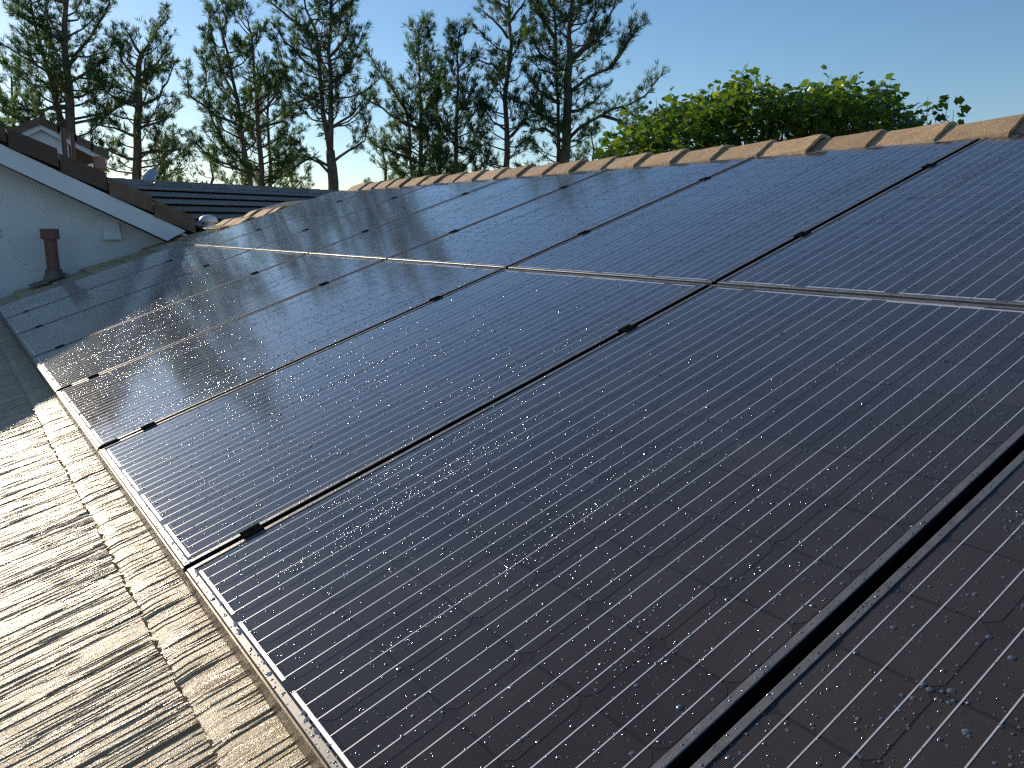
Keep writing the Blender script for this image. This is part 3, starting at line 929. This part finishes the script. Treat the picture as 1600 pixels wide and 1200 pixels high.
# ------------------------------------------------------------------ pines
def unit(v): return v / (np.linalg.norm(v) + 1e-9)
class Pine:
    def __init__(s, seed, D):
        s.rs = np.random.RandomState(seed); s.D = D
        s.wood = MB(); s.tp = []; s.td = []; s.ts = []; s.tt = []
    def tuft(s, p, d, size, tone):
        s.tp.append(p); s.td.append(d); s.ts.append(size); s.tt.append(tone)
    def branch(s, pts, r0, r1, dens=1.0, leaf_from=0.35, sub=True, tone0=0.3):
        """a limb along pts with side twigs that carry needle tufts"""
        rs = s.rs
        pts = [np.array(p) for p in pts]
        n = len(pts)
        rad = [r0 + (r1 - r0) * i / (n - 1) for i in range(n)]
        s.wood.tube(pts, rad, 5)
        seg = np.array([np.linalg.norm(pts[i + 1] - pts[i]) for i in range(n - 1)]); cum = np.r_[0, np.cumsum(seg)]; L = cum[-1]
        k = max(2, int(L * 3.5 * dens))
        for i in range(k):
            t = leaf_from + (1 - leaf_from) * ((i + rs.rand()) / k)
            x = t * L; j = min(n - 2, int(np.searchsorted(cum, x) - 1)); j = max(j, 0)
            f = (x - cum[j]) / max(seg[j], 1e-6)
            p = pts[j] * (1 - f) + pts[j + 1] * f; d = unit(pts[j + 1] - pts[j])
            side = unit(np.cross(d, rs.normal(0, 1, 3)))
            td = unit(d * rs.uniform(0.3, 0.9) + side * rs.uniform(0.4, 0.9) + np.array([0, 0, rs.uniform(0.1, 0.6)]))
            ln = rs.uniform(0.18, 0.55) * (0.65 + 0.5 * (1 - t))
            e = p + td * ln + np.array([0, 0, 0.06])
            if sub: s.wood.tube([p, e], [0.010, 0.004], 3)
            tone = np.clip(rs.normal(tone0, 0.18), 0, 0.98)
            m_ = rs.randint(3, 6)
            for q in range(m_):
                ff = (q + 1) / m_
                s.tuft(p + (e - p) * ff + rs.normal(0, 0.05, 3), unit(td + np.array([0, 0, 0.35]) + rs.normal(0, 0.4, 3)), rs.uniform(0.17, 0.27), np.clip(tone + rs.normal(0, 0.1), 0, 1))
        s.tuft(pts[-1], unit(pts[-1] - pts[-2]), 0.27, tone0)
    def px_path(s, path, dep0=0.0, dep1=0.0):
        out = []; n = len(path)
        for i, (x, y) in enumerate(path):
            d = s.D + dep0 + (dep1 - dep0) * i / max(1, n - 1)
            out.append(at_d(x, y, d))
        # smooth by midpoint subdivision
        for _ in range(1):
            o = [out[0]]
            for i in range(len(out) - 1):
                o.append(out[i] * 0.5 + out[i + 1] * 0.5 + s.rs.normal(0, 0.03, 3)); o.append(out[i + 1])
            out = o
        return out
    def stem(s, path, r0, r1, dep0=0.0, dep1=0.0, to_ground=True):
        pts = s.px_path(path, dep0, dep1)
        if to_ground:
            b = pts[0].copy(); b[2] = GZ - 0.1
            pts = [b, b * 0.5 + pts[0] * 0.5] + pts
        n = len(pts)
        rad = [0.85 * (r0 + (r1 - r0) * (i / (n - 1)) ** 0.8) for i in range(n)]
        s.wood.tube(pts, rad, 8)
        return pts
    def auto(s, pts, n, l0, l1, t0=0.2, up=0.45, dens=1.0, tone=0.3, squash=1.0):
        """whorl branches along a stem; l0 length low down, l1 near the tip"""
        rs = s.rs
        seg = np.array([np.linalg.norm(pts[i + 1] - pts[i]) for i in range(len(pts) - 1)]); cum = np.r_[0, np.cumsum(seg)]; L = cum[-1]
        view = unit(np.array([pts[0][0] - CAM[0], pts[0][1] - CAM[1], 0]))
        lat = np.array([-view[1], view[0], 0])
        for i in range(n):
            t = t0 + (1 - t0) * (i + rs.rand() * 0.9) / n
            x = min(t, 0.995) * L; j = max(0, min(len(pts) - 2, int(np.searchsorted(cum, x) - 1)))
            f = (x - cum[j]) / max(seg[j], 1e-6); p = pts[j] * (1 - f) + pts[j + 1] * f
            a = rs.rand() * 2 * math.pi
            hd = lat * math.cos(a) + view * math.sin(a) * squash
            tt = (t - t0) / (1 - t0)
            ln = (l0 + (l1 - l0) * tt) * rs.uniform(0.55, 1.2)
            u_ = up + 0.5 * tt + rs.normal(0, 0.15)
            d0 = unit(hd + np.array([0, 0, u_ * 0.5])); d1 = unit(hd + np.array([0, 0, u_ * 1.5 + 0.25]))
            q1 = p + d0 * ln * 0.4 + rs.normal(0, 0.04, 3); q2 = q1 + unit(d0 + d1) * ln * 0.35 + rs.normal(0, 0.05, 3); q3 = q2 + d1 * ln * 0.35
            s.branch([p, q1, q2, q3], 0.012 + 0.014 * ln, 0.006, dens, 0.3, True, tone)
        s.tuft(pts[-1], np.array([0, 0, 1.0]), 0.3, tone)
    def finish(s, name, label, group='pines behind the roofs'):
        rs = s.rs
        tp = np.array(s.tp); td = np.array(s.td); ts = np.array(s.ts); tt = np.array(s.tt)
        n = len(tp); K = 13
        dirs = td[:, None, :] + rs.normal(0, 0.42, (n, K, 3))
        dirs /= np.linalg.norm(dirs, axis=2, keepdims=True)
        ln = ts[:, None] * rs.uniform(0.65, 1.15, (n, K))
        base = tp[:, None, :] - dirs * 0.02 + rs.normal(0, 0.018, (n, K, 3))
        side = np.cross(dirs, rs.normal(0, 1, (n, K, 3))); side /= np.linalg.norm(side, axis=2, keepdims=True)
        w_ = rs.uniform(0.0058, 0.0110, (n, K))[..., None]
        mid = base + dirs * (ln * 0.5)[..., None]
        V = np.stack([base, mid + side * w_, base + dirs * ln[..., None], mid - side * w_], 2).reshape(-1, 3)
        q = np.arange(n * K) * 4
        F = np.concatenate([np.stack([q, q + 1, q + 2], 1), np.stack([q, q + 2, q + 3], 1)])
        tone = np.repeat(np.clip(tt[:, None] + rs.normal(0, 0.08, (n, K)), 0, 1), 4)
        base_loc = np.array(s.wood.v[0]); base_loc[2] = GZ
        o = empty(name, tuple(base_loc))
        V = V - base_loc
        me = fast_mesh('crown', V, F, False, tone); me.materials.append(M_NEEDLE)
        link('crown', me, None, o)
        s.wood.v = [tuple(np.array(v) - base_loc) for v in s.wood.v]
        s.wood.build('trunk', M_BARK, o, True)
        tag(o, label, 'tree', group)
        return o

# 1: tall pine at the picture's edge, behind the far gable
t = Pine(1, 27)
st = t.stem([(112, 235), (109, 160), (102, 90), (101, 30), (103, -60), (100, -130)], 0.22, 0.03)
t.auto(st, 62, 2.3, 0.8, 0.42, 0.35, 1.25, 0.34)
for pth in ([(108, 150), (70, 110), (30, 85), (-20, 60)], [(104, 110), (140, 60), (165, 20), (175, -15)], [(109, 165), (60, 175), (20, 170), (-25, 150)],
            [(106, 130), (150, 105), (175, 70)], [(110, 185), (60, 205), (15, 200)], [(103, 70), (60, 40), (20, 20)], [(108, 150), (130, 150), (160, 120)]):
    p_ = t.px_path(pth, 0, t.rs.uniform(-1.2, 1.2)); t.branch(p_, 0.055, 0.012, 2.1, 0.25)
st2 = t.stem([(95, 215), (85, 150), (70, 95), (55, 40), (40, -30)], 0.12, 0.03, 0.5, 1.0, False)
t.auto(st2, 26, 1.6, 0.7, 0.15, 0.4, 1.2, 0.38)
t.finish('pine_tree', 'tall dense pine rising directly behind the small far gable')
# 2: slender pine with one long leaning top shoot
t = Pine(2, 26)
st = t.stem([(213, 292), (215, 230), (218, 160), (217, 100), (222, 84)], 0.19, 0.07)
t.auto(st, 40, 1.9, 0.9, 0.5, 0.35, 1.2, 0.36)
for pth in ([(222, 84), (240, 60), (256, 36), (262, 14)], [(221, 86), (205, 60), (196, 45)], [(219, 165), (250, 150), (262, 128), (272, 100)], [(217, 240), (255, 236), (285, 232), (300, 243)],
            [(217, 130), (190, 95), (185, 60)], [(218, 160), (175, 150), (150, 125)], [(215, 215), (180, 200), (150, 195)], [(215, 250), (180, 240), (150, 228)], [(217, 120), (245, 100), (265, 75)], [(216, 200), (250, 190), (280, 170)]):
    p_ = t.px_path(pth, 0, t.rs.uniform(-0.8, 0.8)); t.branch(p_, 0.05, 0.01, 1.7, 0.2)
t.finish('pine_tree', 'slender pine with a single long leaning top shoot')
# 3: three-stemmed pine
t = Pine(3, 26)
s1 = t.stem([(392, 310), (388, 270), (372, 160), (355, 80), (342, 20)], 0.15, 0.02)
s2 = t.stem([(407, 312), (405, 220), (401, 150), (396, 90), (385, 25)], 0.14, 0.02)
t.auto(s1, 40, 1.7, 0.55, 0.45, 0.6, 1.2, 0.3); t.auto(s2, 44, 1.6, 0.5, 0.45, 0.55, 1.2, 0.3)
for pth in ([(390, 275), (355, 230), (335, 195), (318, 150), (316, 85)], [(388, 270), (360, 258), (330, 245), (300, 215)], [(402, 180), (430, 150), (445, 110), (430, 60)], [(372, 160), (345, 110), (328, 40), (328, 18)], [(380, 200), (335, 180), (295, 150), (290, 110)], [(404, 200), (440, 190), (460, 170)]):
    p_ = t.px_path(pth, 0, t.rs.uniform(-0.8, 0.8)); t.branch(p_, 0.05, 0.012, 1.9, 0.25)
t.finish('pine_tree', 'pine with two bare parallel stems above the grey roof')
t = Pine(33, 29)
s1 = t.stem([(425, 312), (423, 260), (418, 180), (415, 120)], 0.12, 0.03)
t.auto(s1, 30, 1.5, 0.7, 0.45, 0.5, 1.2, 0.25)
t.finish('pine_tree', 'thin dark-stemmed pine close behind the parallel-stemmed one')
# 4: forked pine
t = Pine(4, 25)
s0 = t.stem([(521, 300), (519, 262), (516, 235)], 0.21, 0.15)
s1 = t.stem([(516, 235), (505, 180), (499, 110), (494, 50), (478, 15), (470, -30)], 0.11, 0.02, 0, 0.2, False)
s2 = t.stem([(516, 235), (517, 160), (513, 80), (517, 0), (522, -80)], 0.11, 0.03, 0, -0.2, False)
t.auto(s1, 34, 1.5, 0.7, 0.1, 0.45, 1.15, 0.26); t.auto(s2, 42, 1.35, 0.8, 0.1, 0.45, 1.15, 0.26)
for pth in ([(518, 262), (490, 245), (460, 262), (430, 270)], [(518, 255), (545, 235), (570, 220), (576, 195)], [(496, 110), (470, 90), (445, 65), (430, 40)], [(519, 275), (500, 255), (470, 240), (445, 215)], [(517, 130), (545, 110), (565, 60)], [(514, 90), (540, 60), (550, 10)],
            [(497, 150), (465, 160), (440, 165)], [(495, 60), (455, 30), (425, 5), (415, -15)], [(518, 200), (550, 180), (572, 150)]):
    p_ = t.px_path(pth, 0, t.rs.uniform(-0.8, 0.8)); t.branch(p_, 0.05, 0.012, 1.7, 0.3)
t.finish('pine_tree', 'stout pine whose trunk forks into two stems just above the array corner')
# 5: dense conical pine with left-leaning limb
t = Pine(5, 27)
s1 = t.stem([(657, 290), (658, 200), (656, 130), (655, 45)], 0.14, 0.02)
s2 = t.stem([(645, 290), (640, 200), (628, 150)], 0.09, 0.03)
t.auto(s1, 70, 1.55, 0.35, 0.42, 0.7, 1.35, 0.22); t.auto(s2, 24, 1.3, 0.6, 0.4, 0.6, 1.2, 0.22)
for pth in ([(645, 190), (620, 150), (595, 115), (574, 80)], [(655, 200), (610, 180), (580, 160), (560, 140)], [(655, 255), (620, 240), (590, 230), (575, 215)], [(656, 180), (680, 150), (690, 100)]):
    p_ = t.px_path(pth, 0, t.rs.uniform(-0.6, 0.6)); t.branch(p_, 0.05, 0.012, 2.2, 0.2)
t.finish('pine_tree', 'dense cone-topped pine with a limb reaching out low on one side')
t = Pine(6, 28)
s1 = t.stem([(686, 285), (687, 200), (684, 140), (690, 100)], 0.12, 0.03)
t.auto(s1, 30, 1.2, 0.6, 0.4, 0.6, 1.2, 0.24)
t.finish('pine_tree', 'short thin pine squeezed between two taller conical ones')
t = Pine(7, 26)
s1 = t.stem([(711, 282), (713, 200), (716, 130), (718, 52)], 0.13, 0.02)
t.auto(s1, 62, 1.45, 0.4, 0.42, 0.6, 1.25, 0.24)
for pth in ([(714, 170), (745, 165), (765, 150), (775, 125)], [(712, 230), (740, 235), (760, 225)]):
    p_ = t.px_path(pth, 0, 0.4); t.branch(p_, 0.05, 0.012, 1.9, 0.25)
t.finish('pine_tree', 'slim pointed pine with a thin dark stem, its top ragged')
# 8: tall straight pine
t = Pine(8, 25)
s1 = t.stem([(790, 275), (792, 200), (794, 110), (795, 30), (797, -60)], 0.15, 0.03)
t.auto(s1, 52, 1.15, 0.8, 0.45, 0.45, 1.2, 0.26)
for pth in ([(793, 120), (770, 100), (750, 95), (735, 100)], [(794, 60), (770, 30), (752, 15)], [(792, 205), (770, 190), (755, 160)], [(792, 220), (820, 190), (832, 150)], [(794, 40), (815, 10), (820, -20)]):
    p_ = t.px_path(pth, 0, t.rs.uniform(-0.6, 0.6)); t.branch(p_, 0.045, 0.012, 1.8, 0.3)
t.finish('pine_tree', 'tall straight single-stemmed pine leaving the picture at the top')
# 9: big spreading pine
t = Pine(9, 24)
s0 = t.stem([(881, 275), (885, 220), (888, 150), (890, 95)], 0.21, 0.13)
s1 = t.stem([(890, 95), (889, 50), (893, 0), (897, -70)], 0.10, 0.03, 0, 0, False)
s2 = t.stem([(871, 275), (872, 200), (870, 130), (868, 50), (866, -30)], 0.10, 0.03, 0.4, 0.6)
t.auto(s1, 30, 1.2, 0.7, 0.05, 0.4, 1.15, 0.36); t.auto(s2, 46, 1.2, 0.7, 0.45, 0.4, 1.15, 0.4); t.auto(s0, 12, 1.0, 1.0, 0.72, 0.3, 1.0, 0.36)
for pth in ([(884, 225), (905, 200), (940, 180), (980, 165), (1010, 148), (1033, 118)], [(888, 145), (920, 120), (955, 105), (975, 75), (985, 45)], [(890, 95), (915, 75), (945, 45), (960, 10), (962, -15)], [(955, 105), (985, 60), (1008, 38)],
            [(887, 175), (920, 165), (945, 140)], [(885, 225), (850, 200), (825, 205)], [(884, 210), (860, 190), (835, 175)], [(870, 100), (845, 85), (825, 50)], [(975, 167), (995, 185), (1010, 195)], [(868, 60), (840, 20), (825, -10)],
            [(871, 160), (840, 140), (822, 110)], [(940, 180), (970, 190), (985, 205)], [(890, 95), (925, 60), (930, 10)]):
    p_ = t.px_path(pth, 0, t.rs.uniform(-0.8, 0.8)); t.branch(p_, 0.06, 0.012, 1.8, 0.3, True, 0.3)
t.finish('pine_tree', 'big spreading pine with long limbs reaching over the leafy tree')
# low pines that fill in at the horizon
for (sd_, x, y0, y1, D, n_, l_, lab) in ((21, 925, 262, 205, 36, 26, 1.3, 'small young pine showing over the ridge beyond the big spreading one'),
                                   (22, 255, 300, 235, 33, 30, 1.6, 'low bushy pine beside the satellite dish'),
                                   (23, 455, 322, 275, 33, 18, 1.3, 'low bushy pine at the end of the grey roof'),
                                   (24, 20, 235, 120, 31, 46, 2.2, 'dark bushy pine filling the corner above the far gable'),
                                   (25, 600, 295, 225, 33, 26, 1.3, 'low ragged pine at the far end of the ridge tiles'),
                                   (26, 330, 305, 250, 33, 18, 1.2, 'bushy pine low behind the grey roof courses')):
    t = Pine(sd_, D); s1 = t.stem([(x, y0), (x + 3, (y0 + y1) / 2), (x - 2, y1)], 0.10, 0.03)
    t.auto(s1, n_, l_, 0.5, 0.3, 0.5, 1.2, 0.35)
    t.finish('pine_tree', lab)

# ------------------------------------------------------------------ leafy tree over the ridge
def leafy():
    rs = np.random.RandomState(77)
    D = 12.5
    c = at_d(1205, 260, D)
    o = empty('leafy_tree', (c[0], c[1], GZ))
    base = np.array([c[0], c[1], GZ])
    view = unit(np.array([c[0] - CAM[0], c[1] - CAM[1], 0])); lat = np.array([view[1], -view[0], 0])
    env = [(950, 240), (962, 215), (985, 188), (1010, 172), (1060, 150), (1100, 150), (1140, 142), (1158, 112), (1190, 126), (1240, 130), (1262, 142), (1285, 128), (1322, 122), (1345, 140), (1375, 128), (1400, 145), (1418, 170), (1425, 190), (1440, 230)]
    ex = np.array([e[0] for e in env]); ey = np.array([e[1] for e in env])
    wood = MB(); LP = []; LD = []; LT = []; LS = []
    fork = base + np.array([0, 0, 2.2])
    wood.tube([base - np.array([0, 0, .1]), base + np.array([0.05, 0, 1.2]), fork], [0.16, 0.13, 0.11], 8)
    def shoot(px_, top, dep, length, dense=1.0, tone=0.4):
        tip = at_d(px_, top, D + dep)
        st_ = tip - np.array([0, 0, length]) + lat * rs.normal(0, 0.12) + view * rs.normal(0, 0.1)
        pts = [st_, st_ * 0.5 + tip * 0.5 + rs.normal(0, 0.04, 3), tip]
        wood.tube(pts, [0.007, 0.005, 0.003], 3)
        if rs.rand() < 0.35: wood.tube([fork + rs.normal(0, 0.05, 3), (fork + st_) * 0.5 + np.array([0, 0, 0.15]), st_], [0.05, 0.03, 0.012], 5)
        n = int(length * 23 * dense)
        for i in range(n):
            f = rs.rand() ** 0.6
            p = pts[0] * (1 - f) + pts[2] * f
            a = rs.rand() * 6.283
            dd = unit(np.array([math.cos(a), math.sin(a), rs.normal(-0.05, 0.4)]))
            LP.append(p + dd * rs.uniform(0.03, 0.16)); LD.append(dd); LS.append(rs.uniform(0.07, 0.145)); LT.append(np.clip(rs.normal(tone, 0.2), 0, 0.95) if rs.rand() > 0.02 else 1.0)
    for i in range(300):
        x = rs.uniform(955, 1432); dep = rs.uniform(-1.1, 1.3)
        top = np.interp(x, ex, ey) + abs(rs.normal(0, 15)) + abs(dep) * 12 * rs.rand()
        shoot(x, top, dep, rs.uniform(0.45, 1.0), 1.0, 0.42 + 0.1 * (dep < 0))
    for i in range(26):
        x = rs.uniform(980, 1420); shoot(x, np.interp(x, ex, ey) - rs.uniform(2, 13), rs.uniform(-0.8, 0.8), rs.uniform(0.4, 0.7), 0.8, 0.5)
    for i in range(150):
        x = rs.uniform(955, 1435); shoot(x, rs.uniform(175, 250) - 0.02 * (x - 950), rs.uniform(-1.2, 1.0), rs.uniform(0.5, 0.9), 1.0, 0.34)
    for (x, top, l) in ((1450, 150, 0.6), (1455, 165, 0.4), (1482, 156, 0.55), (1490, 172, 0.4), (1158, 110, 0.5), (1322, 120, 0.5), (1378, 126, 0.5), (1290, 128, 0.5)):
        shoot(x, top, -0.3, l, 1.1, 0.3)
    LP = np.array(LP) - base; LD = np.array(LD); LS = np.array(LS); LT = np.array(LT); n = len(LP)
    # lobed leaf: folded along its midrib
    up = np.array([0, 0, 1.0]) + rs.normal(0, 0.55, (n, 3)); sd2 = np.cross(LD, up); sd2 /= np.linalg.norm(sd2, axis=1, keepdims=True); nn = np.cross(sd2, LD)
    shp = np.array([(0.0, 0, 0), (0.22, 0.42, 0.10), (0.42, 0.26, 0.05), (0.62, 0.46, 0.08), (1.0, 0, -0.12), (0.62, -0.46, 0.08), (0.42, -0.26, 0.05), (0.22, -0.42, 0.10), (0.5, 0, -0.02)])
    V = LP[:, None] + LS[:, None, None] * (shp[None, :, 0:1] * LD[:, None] + shp[None, :, 1:2] * sd2[:, None] + shp[None, :, 2:3] * nn[:, None])
    tri = np.array([(0, 1, 8), (1, 2, 8), (2, 3, 8), (3, 4, 8), (4, 5, 8), (5, 6, 8), (6, 7, 8), (7, 0, 8)])
    F = (tri[None] + (np.arange(n) * 9)[:, None, None]).reshape(-1, 3)
    me = fast_mesh('crown', V.reshape(-1, 3), F, False, np.repeat(LT, 9)); me.materials.append(M_LEAF)
    link('crown', me, None, o)
    wood.v = [tuple(np.array(v) - base) for v in wood.v]
    wood.build('trunk', M_BARK, o, True)
    tag(o, 'bright green broad-leaved tree showing over the ridge tiles', 'tree')
leafy()
